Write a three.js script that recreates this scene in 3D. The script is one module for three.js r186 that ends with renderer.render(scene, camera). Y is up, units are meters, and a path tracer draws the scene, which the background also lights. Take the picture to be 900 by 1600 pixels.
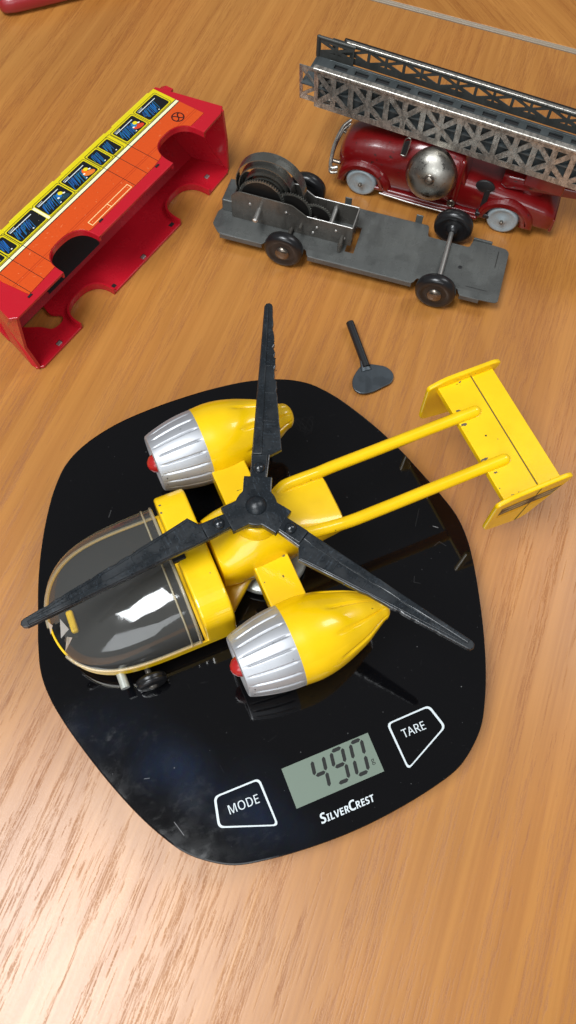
import * as THREE from 'three';
import { RoundedBoxGeometry } from 'three/addons/geometries/RoundedBoxGeometry.js';
import { mergeGeometries, mergeVertices, toCreasedNormals } from 'three/addons/utils/BufferGeometryUtils.js';
import { FontLoader } from 'three/addons/loaders/FontLoader.js';
import { RectAreaLightUniformsLib } from 'three/addons/lights/RectAreaLightUniformsLib.js';

// ------------------------------------------------------------------ camera, light, exposure
const scene = new THREE.Scene();
const camera = new THREE.PerspectiveCamera(66.153, 576 / 1024, 0.02, 20);
camera.position.set(0.01098, 0.35484, 0.10831);
camera.up.set(-0.062179, 0.399143, -0.914778);
camera.lookAt(0.01098, 0.35484 - 0.916551, 0.10831 - 0.399917);
const renderer = new THREE.WebGLRenderer({ antialias: true });
renderer.toneMapping = THREE.LinearToneMapping;
renderer.toneMappingExposure = 0.77;
renderer.shadowMap.enabled = true;
scene.background = new THREE.Color(0.2, 0.2, 0.205);
RectAreaLightUniformsLib.init();
function ceilingOrFillLamp(x, y, z, w, h, L, col, tx = 0, tz = -0.1) {
  const l = new THREE.RectAreaLight(col, L, w, h);
  l.position.set(x, y, z); l.lookAt(tx, 0, tz); scene.add(l); return l;
}
ceilingOrFillLamp(-0.5, 1.6, 0.38, 0.7, 0.75, 24, new THREE.Color(0.94, 0.975, 1));
ceilingOrFillLamp(1.2, 1.7, -0.72, 0.5, 0.9, 10, new THREE.Color(0.98, 0.985, 1));
ceilingOrFillLamp(-0.25, 1.0, 1.7, 1.5, 1.1, 4.2, new THREE.Color(0.92, 0.97, 1), 0, -0.2);   // unseen window-like light added behind the viewer for fill and canopy reflections

// ------------------------------------------------------------------ helpers
let seed = 7;
const rnd = () => { seed = (seed * 1664525 + 1013904223) >>> 0; return seed / 4294967296; };
const rr = (a, b) => a + (b - a) * rnd();
const PI = Math.PI, R = (d) => d * PI / 180;
const clamp = (x, a = 0, b = 1) => Math.min(b, Math.max(a, x));
const sm = (a, b, x) => { const t = clamp((x - a) / (b - a)); return t * t * (3 - 2 * t); };
const mix = (a, b, t) => a + (b - a) * t;
function hash(i, j, s) { let h = (i * 374761393 + j * 668265263 + s * 974634797) | 0; h = Math.imul(h ^ (h >>> 13), 1274126177); h ^= h >>> 16; return (h >>> 0) / 4294967296; }
function vn(x, y, s, p = 0) {                                   // value noise, period p
  let i = Math.floor(x), j = Math.floor(y); const fx = x - i, fy = y - j, u = fx * fx * (3 - 2 * fx), v = fy * fy * (3 - 2 * fy);
  let i1 = i + 1, j1 = j + 1;
  if (p) { i = ((i % p) + p) % p; i1 = ((i1 % p) + p) % p; j = ((j % p) + p) % p; j1 = ((j1 % p) + p) % p; }
  return mix(mix(hash(i, j, s), hash(i1, j, s), u), mix(hash(i, j1, s), hash(i1, j1, s), u), v);
}
function fbm(x, y, s, o = 4, p = 0) { let a = 0.5, t = 0, n = 0; for (let k = 0; k < o; k++) { t += a * vn(x, y, s + k * 17, p); n += a; a *= 0.5; x *= 2; y *= 2; if (p) p *= 2; } return t / n; }
function dataTex(w, h, fn, srgb) {                             // fn(x, y) -> [r, g, b] 0..255
  const d = new Uint8Array(w * h * 4);
  for (let y = 0; y < h; y++) for (let x = 0; x < w; x++) { const c = fn(x, y), k = (y * w + x) * 4; d[k] = clamp(c[0], 0, 255); d[k + 1] = clamp(c[1], 0, 255); d[k + 2] = clamp(c[2], 0, 255); d[k + 3] = 255; }
  return finish(new THREE.DataTexture(d, w, h), srgb);
}
function finish(t, srgb) { t.wrapS = t.wrapT = THREE.RepeatWrapping; t.magFilter = THREE.LinearFilter; t.minFilter = THREE.LinearMipmapLinearFilter; t.generateMipmaps = true; if (srgb) t.colorSpace = THREE.SRGBColorSpace; t.needsUpdate = true; return t; }
function rep(t, metres) { const c = t.clone(); c.repeat.set(1 / metres, 1 / metres); c.needsUpdate = true; return c; }
const gray = (v) => [v, v, v];

// geometry helpers: everything in millimetres
function boxUV(g) {
  const p = g.attributes.position, n = g.attributes.normal, uv = new Float32Array(p.count * 2);
  for (let i = 0; i < p.count; i += 3) {
    let a = 0, b = 0, c = 0;
    for (let k = 0; k < 3; k++) { a += n.getX(i + k); b += n.getY(i + k); c += n.getZ(i + k); }
    a = Math.abs(a); b = Math.abs(b); c = Math.abs(c);
    for (let k = 0; k < 3; k++) {
      const x = p.getX(i + k), y = p.getY(i + k), z = p.getZ(i + k);
      const q = b >= a && b >= c ? [x, -z] : a >= c ? [z, y] : [x, y];
      uv[(i + k) * 2] = q[0]; uv[(i + k) * 2 + 1] = q[1];
    }
  }
  g.setAttribute('uv', new THREE.BufferAttribute(uv, 2));
  return g;
}
function prep(g) {
  g = g.index ? g.toNonIndexed() : g.clone();
  if (!g.attributes.normal) g.computeVertexNormals();
  for (const k of Object.keys(g.attributes)) if (!['position', 'normal'].includes(k)) g.deleteAttribute(k);
  g.scale(0.001, 0.001, 0.001);
  return boxUV(g);
}
function obj(name, geos, mat, parent = scene, at) {
  const list = (Array.isArray(geos) ? geos : [geos]).map(prep);
  if (at) for (const g of list) g.translate(-at[0] / 1000, -at[1] / 1000, -at[2] / 1000);
  const m = new THREE.Mesh(list.length > 1 ? mergeGeometries(list) : list[0], mat);
  if (at) m.position.set(at[0] / 1000, at[1] / 1000, at[2] / 1000);
  m.name = name; m.castShadow = m.receiveShadow = true; parent.add(m); return m;
}
function thing(name, label, category, [x, y, z], turn) {
  const o = new THREE.Group(); o.name = name; o.position.set(x / 1000, y / 1000, z / 1000); o.rotation.y = R(turn);
  o.userData = { label, category }; scene.add(o); return o;
}
const M4 = (g, fn) => { fn(g); return g; };
const T = (g, x, y, z) => g.translate(x, y, z);
function box(x0, x1, y0, y1, z0, z1, r = 0.4) {
  const w = x1 - x0, h = y1 - y0, d = z1 - z0;
  const g = r > 0 ? new RoundedBoxGeometry(w, h, d, 2, Math.min(r, w / 2.01, h / 2.01, d / 2.01)) : new THREE.BoxGeometry(w, h, d);
  return g.translate((x0 + x1) / 2, (y0 + y1) / 2, (z0 + z1) / 2);
}
function shapeOf(pts, holes = []) {
  const s = pts instanceof THREE.Shape ? pts : new THREE.Shape(pts.map((p) => new THREE.Vector2(p[0], p[1])));
  for (const h of holes) s.holes.push(h instanceof THREE.Path ? h : new THREE.Path(h.map((p) => new THREE.Vector2(p[0], p[1]))));
  return s;
}
function ext(shape, depth, bevel = 0, seg = 2, curve = 12) {     // from z=0 to z=depth
  return new THREE.ExtrudeGeometry(shape, bevel ? { depth: depth - 2 * bevel, bevelEnabled: true, bevelThickness: bevel, bevelSize: bevel, bevelOffset: -bevel, bevelSegments: seg, curveSegments: curve } : { depth, bevelEnabled: false, curveSegments: curve }).translate(0, 0, bevel);
}
const plate = (shape, yTop, thick, bevel = 0, curve = 12) => ext(shape, thick, bevel, 2, curve).rotateX(PI / 2).translate(0, yTop, 0);   // shape (x, z)
const wallXY = (shape, z0, thick, bevel = 0, curve = 12) => ext(shape, thick, bevel, 2, curve).translate(0, 0, z0);                        // shape (x, y)
const wallZY = (shape, x0, thick, bevel = 0, curve = 12) => ext(shape, thick, bevel, 3, curve).rotateY(-PI / 2).translate(x0 + thick, 0, 0);    // shape (z, y), extruded along x
function rod(a, b, r, r2 = r, seg = 16) {
  const A = new THREE.Vector3(...a), B = new THREE.Vector3(...b), d = B.clone().sub(A);
  const g = new THREE.CylinderGeometry(r2, r, d.length(), seg, 1);
  g.applyQuaternion(new THREE.Quaternion().setFromUnitVectors(new THREE.Vector3(0, 1, 0), d.clone().normalize()));
  return g.translate((A.x + B.x) / 2, (A.y + B.y) / 2, (A.z + B.z) / 2);
}
function tube(pts, r, seg = 60, rs = 12, closed = false) { return new THREE.TubeGeometry(new THREE.CatmullRomCurve3(pts.map((p) => new THREE.Vector3(...p)), closed, 'catmullrom', 0.35), seg, r, rs, closed); }
const ball = (x, y, z, r, sx = 1, sy = 1, sz = 1) => new THREE.SphereGeometry(r, 24, 16).scale(sx, sy, sz).translate(x, y, z);
function lathe(pts, axis = 'y', seg = 48) { const g = new THREE.LatheGeometry(pts.map((p) => new THREE.Vector2(p[0], p[1])), seg); if (axis === 'z') g.rotateX(PI / 2); if (axis === 'x') g.rotateZ(-PI / 2); return g; }
function loft(rings, { capA = true, capB = true, crease = 0.6 } = {}) {
  const pos = [], n = rings[0].length, q = (a, b, c) => pos.push(...a, ...b, ...c);
  for (let i = 0; i + 1 < rings.length; i++) for (let k = 0; k < n; k++) { const a = rings[i][k], b = rings[i][(k + 1) % n], c = rings[i + 1][k], d = rings[i + 1][(k + 1) % n]; q(a, c, b); q(b, c, d); }
  const cap = (r, flip) => { const c = [0, 1, 2].map((j) => r.reduce((s, p) => s + p[j], 0) / n); for (let k = 0; k < n; k++) flip ? q(c, r[(k + 1) % n], r[k]) : q(c, r[k], r[(k + 1) % n]); };
  if (capA) cap(rings[0], false); if (capB) cap(rings[rings.length - 1], true);
  let g = new THREE.BufferGeometry(); g.setAttribute('position', new THREE.Float32BufferAttribute(pos, 3));
  return toCreasedNormals(g, crease);
}
function ringX(x, zc, hw, yb, yt, e = 3, N = 40, eb = e) {        // superellipse section across x
  const out = [], yc = (yb + yt) / 2, hh = (yt - yb) / 2;
  for (let k = 0; k < N; k++) { const t = 2 * PI * k / N, c = Math.cos(t), s = Math.sin(t), ee = s > 0 ? e : eb; out.push([x, yc + hh * Math.sign(s) * Math.abs(s) ** (2 / ee), zc + hw * Math.sign(c) * Math.abs(c) ** (2 / ee)]); }
  return out;
}
function smoothPoly(pts, n = 400) { const c = new THREE.CatmullRomCurve3(pts.map((p) => new THREE.Vector3(p[0], p[1], 0)), true, 'centripetal'); return c.getPoints(n).slice(0, -1).map((p) => [p.x, p.y]); }
function roundPoly(pts, r) {                                      // polygon with rounded corners
  const s = new THREE.Shape(), n = pts.length;
  for (let i = 0; i < n; i++) {
    const p = new THREE.Vector2(...pts[i]), a = new THREE.Vector2(...pts[(i + n - 1) % n]), b = new THREE.Vector2(...pts[(i + 1) % n]);
    const rad = Array.isArray(r) ? r[i] : r, u = a.sub(p), v = b.sub(p), ru = Math.min(rad, u.length() * 0.49), rv = Math.min(rad, v.length() * 0.49);
    u.setLength(ru).add(p); v.setLength(rv).add(p);
    i ? s.lineTo(u.x, u.y) : s.moveTo(u.x, u.y); s.quadraticCurveTo(p.x, p.y, v.x, v.y);
  }
  s.closePath(); return s;
}
const rect = (x0, x1, y0, y1) => [[x0, y0], [x1, y0], [x1, y1], [x0, y1]];
const std = (o) => new THREE.MeshStandardMaterial(o), phy = (o) => new THREE.MeshPhysicalMaterial(o);
const lin = (r, g, b) => new THREE.Color().setRGB(r, g, b);

// ------------------------------------------------------------------ shared textures
const N256 = 256;
const peelTex = dataTex(N256, N256, (x, y) => gray(255 * fbm(x / 16, y / 16, 3, 3, 16)));
const grainTex = dataTex(N256, N256, (x, y) => gray(90 + 150 * fbm(x / 8, y / 8, 9, 5, 32)));
const roughTex = dataTex(512, 512, (x, y) => { const f = fbm(x / 64, y / 64, 21, 5, 8), s = fbm(x / 8, y / 8, 41, 3, 64); return gray(255 * (0.55 + 0.45 * sm(0.35, 0.75, f) - 0.25 * sm(0.6, 0.8, s))); });
function chipTex(base, chip, th, tone = 10, sz = 512) {            // paint with sparse chips and slight tone drift
  return dataTex(sz, sz, (x, y) => {
    const t = (fbm(x / 64, y / 64, 5, 4, sz / 64) - 0.5) * tone * 2, c = sm(th, th + 0.03, vn(x / 6, y / 6, 77, Math.round(sz / 6) || 1) * 0.55 + fbm(x / 32, y / 32, 78, 4, sz / 32) * 0.6);
    return base.map((b, i) => mix(b + t, chip[i], c));
  }, true);
}
const yellowTex = chipTex([244, 198, 3], [90, 76, 30], 0.965, 10);
const redTex = chipTex([106, 9, 12], [50, 26, 22], 0.88, 9);
const tinTex = dataTex(512, 512, (x, y) => {
  const f = fbm(x / 90, y / 90, 11, 5, 0), s = fbm(x / 5, y / 90, 31, 3, 0), b = sm(0.52, 0.68, fbm(x / 60 + 9, y / 60, 61, 4));
  const v = 93 + 14 * (f - 0.5) + 8 * (s - 0.5) - 10 * b; return [v * 0.99, v * 1.01, v * 0.99];
}, true);
const ladderTex = dataTex(512, 512, (x, y) => {
  const f = fbm(x / 22, y / 22, 13, 5), s = sm(0.46, 0.62, fbm(x / 12, y / 30, 33, 4)), d = sm(0.6, 0.72, fbm(x / 5, y / 5, 37, 3));
  const v = mix(178 + 36 * (f - 0.5), 120, s * 0.55) - 26 * d; return [v * 1.03, v * 1.0, v * 0.95];
}, true);
const bladeTex = dataTex(512, 512, (x, y) => {
  const f = fbm(x / 60, y / 60, 14, 5), s = sm(0.62, 0.76, fbm(x / 3, y / 40, 35, 3)) * sm(0.4, 0.65, fbm(x / 50, y / 50, 36, 3)), d = sm(0.8, 0.85, vn(x / 4, y / 4, 39));
  const v = 30 + 9 * (f - 0.5) + 22 * s + 16 * d; return [v * 0.88, v * 1.03, v * 1.16];
}, true);
const silverTex = chipTex([182, 184, 188], [96, 98, 100], 0.9, 5);
const sparkle = dataTex(N256, N256, (x, y) => gray(hash(x, y, 5) * 255));

// ------------------------------------------------------------------ materials
const peel = (mm) => rep(peelTex, mm / 1000);
const M = {
  yellow: phy({ map: rep(yellowTex, 0.09), roughness: 0.3, clearcoat: 0.7, clearcoatRoughness: 0.1, bumpMap: peel(30), bumpScale: 0.00002 }),
  yellowMatte: phy({ map: rep(yellowTex, 0.07), roughness: 0.36, clearcoat: 0.35, clearcoatRoughness: 0.2, bumpMap: peel(18), bumpScale: 0.00001 }),
  silver: phy({ map: rep(silverTex, 0.05), metalness: 0.6, roughness: 0.47, bumpMap: rep(sparkle, 0.03), bumpScale: 0.000004 }),
  redDome: phy({ color: lin(0.42, 0.012, 0.012), roughness: 0.3, clearcoat: 0.8, clearcoatRoughness: 0.1 }),
  rubber: phy({ map: rep(bladeTex, 0.05), roughness: 0.42, roughnessMap: rep(roughTex, 0.06), bumpMap: rep(grainTex, 0.02), bumpScale: 0.000012 }),
  black: std({ color: lin(0.012, 0.012, 0.013), roughness: 0.45 }),
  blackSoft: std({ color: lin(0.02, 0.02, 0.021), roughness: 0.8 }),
  tyre: phy({ color: lin(0.011, 0.011, 0.012), roughness: 0.28, bumpMap: peel(8), bumpScale: 0.00001 }),
  canopy: phy({ color: lin(0.88, 0.88, 0.83), transmission: 0.955, thickness: 0, roughness: 0.12, roughnessMap: rep(roughTex, 0.05), ior: 1.7, side: THREE.DoubleSide, bumpMap: peel(60), bumpScale: 0.000025 }),
  canopyRim: phy({ color: lin(0.86, 0.8, 0.62), transmission: 0.75, thickness: 0, roughness: 0.18, ior: 1.5 }),
  bus: phy({ color: lin(0.47, 0.009, 0.02), roughness: 0.34, roughnessMap: rep(roughTex, 0.08), bumpMap: peel(25), bumpScale: 0.00002 }),
  tin: phy({ map: rep(tinTex, 0.09), metalness: 0.25, roughness: 0.45, roughnessMap: rep(roughTex, 0.06), bumpMap: peel(20), bumpScale: 0.00001 }),
  steel: phy({ map: rep(tinTex, 0.05), color: lin(1.15, 1.02, 0.94), metalness: 0.5, roughness: 0.42, roughnessMap: rep(roughTex, 0.04) }),
  edge: std({ color: lin(0.5, 0.49, 0.47), metalness: 0.85, roughness: 0.35 }),
  dark: std({ color: lin(0.03, 0.028, 0.026), metalness: 0.7, roughness: 0.45 }),
  spring: phy({ color: lin(0.2, 0.2, 0.18), metalness: 0.8, roughness: 0.42, roughnessMap: rep(roughTex, 0.03), side: THREE.DoubleSide }),
  hubcap: std({ color: lin(0.2, 0.17, 0.14), metalness: 0.85, roughness: 0.38, roughnessMap: rep(roughTex, 0.01) }),
  truck: phy({ map: rep(redTex, 0.08), roughness: 0.3, clearcoat: 0.85, clearcoatRoughness: 0.12, bumpMap: peel(24), bumpScale: 0.00004 }),
  bell: phy({ color: lin(0.34, 0.325, 0.29), metalness: 1, roughness: 0.52, roughnessMap: rep(roughTex, 0.05), bumpMap: rep(grainTex, 0.02), bumpScale: 0.000006 }),
  ladder: phy({ map: rep(ladderTex, 0.05), metalness: 0.7, roughness: 0.42, roughnessMap: rep(roughTex, 0.03), bumpMap: rep(grainTex, 0.015), bumpScale: 0.00002 }),
  ladderDark: phy({ map: rep(tinTex, 0.05), color: lin(0.7, 0.68, 0.65), metalness: 0.5, roughness: 0.5 }),
  ladderBlue: phy({ map: rep(tinTex, 0.07), color: lin(1.0, 1.1, 1.18), metalness: 0.45, roughness: 0.42 }),
  wheelGrey: phy({ color: lin(0.3, 0.35, 0.37), roughness: 0.45, roughnessMap: rep(roughTex, 0.02), metalness: 0.1 }),
  key: phy({ map: rep(tinTex, 0.05), color: lin(0.75, 0.85, 1.0), metalness: 0.6, roughness: 0.4 }),
  pale: phy({ color: lin(0.42, 0.44, 0.4), roughness: 0.45, metalness: 0.25, roughnessMap: rep(roughTex, 0.03) }),
  white: std({ color: lin(0.72, 0.74, 0.74), roughness: 0.5 }),
  groove: std({ color: lin(0.09, 0.075, 0.03), roughness: 0.8 }),
};

// ------------------------------------------------------------------ the table: two laminate tops that meet at an edge band
function woodMaps() {
  const W = 2048, MM = 660, k = MM / W, col = new Float32Array(W * W), por = new Float32Array(W * W), tone = new Float32Array(W * W);
  for (let y = 0; y < W; y++) for (let x = 0; x < W; x++) {
    const u = x * k, v = y * k;                                  // across, along the grain in mm
    const wob = 34 * (fbm(u / 130, v / 260, 301, 3) - 0.5) + 5 * (fbm(u / 24, v / 120, 305, 2) - 0.5);
    const cath = 46 * Math.exp(-(((u - 368) / 62) ** 2)) * (1 + (v - 330) / 210);
    const r = (u + wob + cath) / 15;
    const f = r - Math.floor(r), ring = sm(0, 0.75, f) * (1 - sm(0.86, 1, f));
    const amp = 0.35 + 0.65 * fbm(u / 90 + 7, v / 200, 311, 2);
    const streak = 1.25 * (fbm(u / 0.9, v / 46, 321, 3) - 0.5), broad = fbm(u / 46, v / 420, 331, 3) - 0.5;
    col[y * W + x] = 0.34 * (ring - 0.4) * amp + 0.4 * streak + 0.62 * broad; tone[y * W + x] = fbm(u / 40, v / 60, 341, 3) - 0.5;
    if (ring > 0.55 || hash(x, y, 3) > 0.6) por[y * W + x] = -0.0001;
  }
  const n = 120000;
  for (let i = 0; i < n; i++) {                                  // pores: short dashes along the grain, denser in the dark rings
    const x = Math.floor(rnd() * W), y = Math.floor(rnd() * W); if (por[y * W + x] === 0 && rnd() < 0.7) continue;
    const band = fbm(x * k / 5.5, y * k / 190, 351, 2); if (rnd() > sm(0.42, 0.58, band) + 0.06) continue;
    const len = Math.floor(rr(10, 60)), wdt = rnd() < 0.06 ? 2 : 1, a = rr(0.25, 1), ph = rr(0, 9);
    for (let t = 0; t < len; t++) {
      const xx0 = x + Math.round(1.6 * (vn(t / 14, ph, 361) - 0.5)), yy = (y + t) % W, f = a * Math.sin(PI * (t + 0.5) / len) ** 0.5 * (hash(x + t, y, 9) > 0.2 ? 1 : 0.3);
      for (let q = 0; q < wdt; q++) { const xx = (xx0 + q + W) % W; por[yy * W + xx] = Math.max(por[yy * W + xx], f); }
    }
  }
  const c = dataTex(W, W, (x, y) => {
    const i = y * W + x, g = clamp(0.5 + col[i]), p = Math.max(0, por[i]), t = tone[i];
    const a = [193, 133, 65], b = [161, 102, 42];
    return [mix(a[0], b[0], g) - 20 * p + 10 * t, mix(a[1], b[1], g) - 20 * p + 4 * t, mix(a[2], b[2], g) - 15 * p];
  }, true);
  const ro = dataTex(W, W, (x, y) => { const i = y * W + x, p = Math.max(0, por[i]); return gray(255 * clamp(0.41 + 0.3 * p + 0.06 * hash(x, y, 8) + 0.06 * col[i] + 0.05 * tone[i])); });
  const bu = dataTex(W, W, (x, y) => { const i = y * W + x; return gray(190 - 170 * Math.max(0, por[i]) + 22 * (hash(x, y, 4) - 0.5) + 26 * (vn(x / 5, y / 9, 15) - 0.5)); });
  for (const t of [c, ro, bu]) { t.wrapS = t.wrapT = THREE.MirroredRepeatWrapping; t.repeat.set(1 / 0.66, 1 / 0.66); t.offset.set(0.5, 0.2); }
  return [c, ro, bu];
}
const [wc, wr, wb] = woodMaps();
const wood = phy({ map: wc, ior: 1.66, roughness: 0.78, roughnessMap: wr, bumpMap: wb, bumpScale: 0.000045 });
const turnTex = (t, a) => { const c = t.clone(); c.rotation = a; c.offset.set(0.3, 0.62); c.needsUpdate = true; return c; };
const wood2 = phy({ map: turnTex(wc, R(48)), roughness: 0.8, roughnessMap: turnTex(wr, R(48)), bumpMap: turnTex(wb, R(48)), bumpScale: 0.00007 });
const TABLE_TURN = -17;
function tableTop(name, z0, z1, mat) {
  const t = obj(name, box(-800, 800, -26, 0, z0, z1, 1.2), mat); t.rotation.y = R(TABLE_TURN); t.userData.kind = 'structure'; return t;
}
const table = tableTop('table_top', -430, 500, wood);
const table2 = tableTop('table_top_001', -1300, -434.6, wood2);
const bandMat = std({ color: lin(0.33, 0.27, 0.2), roughness: 0.5, roughnessMap: rep(roughTex, 0.05) });
obj('edge_band', box(-800, 800, -26, 0.3, -432.0, -430.15, 0.4), bandMat, table);
obj('edge_band', box(-800, 800, -26, 0.2, -434.45, -432.4, 0.4), bandMat, table2);

// ------------------------------------------------------------------ kitchen scale
const SC_TOP = 18;
const scaleThing = thing('kitchen_scale', 'black glass digital kitchen scale with a grey display reading 490, under the yellow helicopter', 'kitchen scale', [0, 0, 0], 25.207);
const half = [[0, -107.2], [15, -106.8], [35, -104.4], [52, -99], [63, -92], [71.5, -81.5], [78.5, -69], [85, -54.5], [90.2, -40], [94.6, -24], [98, -10.5], [99.8, 1], [99, 12.5], [96.3, 24], [91.8, 38], [85.6, 54.5], [78.6, 70], [72.4, 81], [66, 90], [58, 96.8], [49, 101.8], [36, 104.8], [18, 107], [0, 107.8]];
const outline = smoothPoly([...half, ...half.slice(1, -1).reverse().map((p) => [-p[0], p[1]])], 260);
const inset = (d) => outline.map(([x, y]) => { const l = Math.hypot(x, y); return [x * (1 - d / l), y * (1 - d / l)]; });
const GW = 1536, MMG = 230;
function glassMaps() {
  const c = document.createElement('canvas'); c.width = c.height = GW; const g = c.getContext('2d'), px = (v) => (v + MMG / 2) / MMG * GW;
  g.fillStyle = 'rgb(8,8,10)'; g.fillRect(0, 0, GW, GW);
  for (let i = 0; i < 60; i++) { const t = rnd(), x = px(mix(-92, -22, t) + rr(-9, 9)), y = px(mix(26, 98, t) + rr(-11, 9)), r = rr(5, 19) / MMG * GW; const q = g.createRadialGradient(x, y, 0, x, y, r); const al = rr(0.03, 0.12); q.addColorStop(0, `rgba(40,58,92,${al})`); q.addColorStop(1, 'rgba(40,58,92,0)'); g.fillStyle = q; g.fillRect(x - r, y - r, 2 * r, 2 * r); }  // smudges on the glass, bluish lamp haze painted into their colour
  for (let i = 0; i < 900; i++) { const v = Math.floor(rr(30, 150) * rnd() + 18); g.fillStyle = `rgb(${v},${v},${v})`; const s = rr(0.6, 1.6) * (rnd() < 0.07 ? 2.2 : 1); g.fillRect(rnd() * GW, rnd() * GW, s, s); }
  g.lineCap = 'round';
  const line = (pts, w, v) => { g.strokeStyle = `rgb(${v},${v},${v})`; g.lineWidth = w; g.beginPath(); pts.forEach((p, i) => i ? g.lineTo(px(p[0]), px(p[1])) : g.moveTo(px(p[0]), px(p[1]))); g.stroke(); };
  for (let i = 0; i < 46; i++) { const x = rr(-95, 95), y = rr(-100, 100), a = rr(0, 6.3), l = rr(0.6, 4); line([[x, y], [x + l * Math.cos(a), y + l * Math.sin(a)]], rr(0.5, 1.1), Math.floor(rr(18, 44))); }
  line([[79, -2], [84.5, -9.5]], 1.4, 52); line([[68, 20], [66.5, 22.5], [69, 24]], 1.5, 50); line([[83, 10], [86, 9], [88, 12]], 1.5, 60); line([[86.8, 1], [88.5, 2.4]], 3, 130);
  line([[-66, 78], [-64, 84]], 1.6, 150); line([[-72, 58], [-70, 58.5]], 1.6, 130); line([[-52, -58], [-50, -61]], 3, 60); line([[-50, -45], [-44, -50]], 2.6, 55);
  for (let q = 0; q < 5; q++) { const pts = []; for (let k = 0; k < 14; k++) pts.push([49 + 5 * Math.cos(k * 0.5 + q) * (0.4 + 0.1 * q) + q, -72 + 4.5 * Math.sin(k * 0.55 + q * 2) + q * 0.6]); line(pts, 0.8, 42); }
  const map = finish(new THREE.CanvasTexture(c), true);
  const ro = dataTex(1024, 1024, (x, y) => {                     // y grows with v, away from the reader
    const u = (x / 1024 - 0.5) * MMG, w = (0.5 - y / 1024) * MMG, f = fbm(u / 14 + 40, w / 14 + 40, 71, 5), fine = fbm(u / 3 + 40, w / 2 + 40, 73, 3);
    const zone = Math.max(sm(46, 8, Math.hypot(u + 78, w - 46)), 0.9 * sm(48, 10, Math.hypot(u + 58, w - 90)), 0.25);
    const prints = Math.max(...[[-40, 82], [-60, 96], [-30, 98], [-74, 60], [-80, 36], [-64, 40], [-52, 72]].map(([a, b]) => sm(9, 2, Math.hypot((u - a) * 1.1, w - b) * (0.8 + 0.5 * f))));
    return gray(255 * clamp(0.045 + zone * 0.09 * sm(0.35, 0.8, f) + 0.05 * prints * sm(0.2, 0.8, fine) + 0.03 * sm(0.6, 0.8, fine)));
  });
  for (const t of [map, ro]) { t.repeat.set(1000 / MMG, 1000 / MMG); t.offset.set(0.5, 0.5); }
  return [map, ro];
}
const [gm, gr] = glassMaps();
const glass = phy({ map: gm, roughness: 1, roughnessMap: gr, ior: 1.5 });
const LCDR = [-19, 19.9, 75, 91.6];
const BUT = { mode: [[-48.3, 74.8], [-28.6, 75], [-27.9, 94.8], [-50.6, 86.6]], tare: [[28.7, 74.6], [48.8, 74.3], [51.5, 85], [29.2, 94.8]] };
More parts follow.
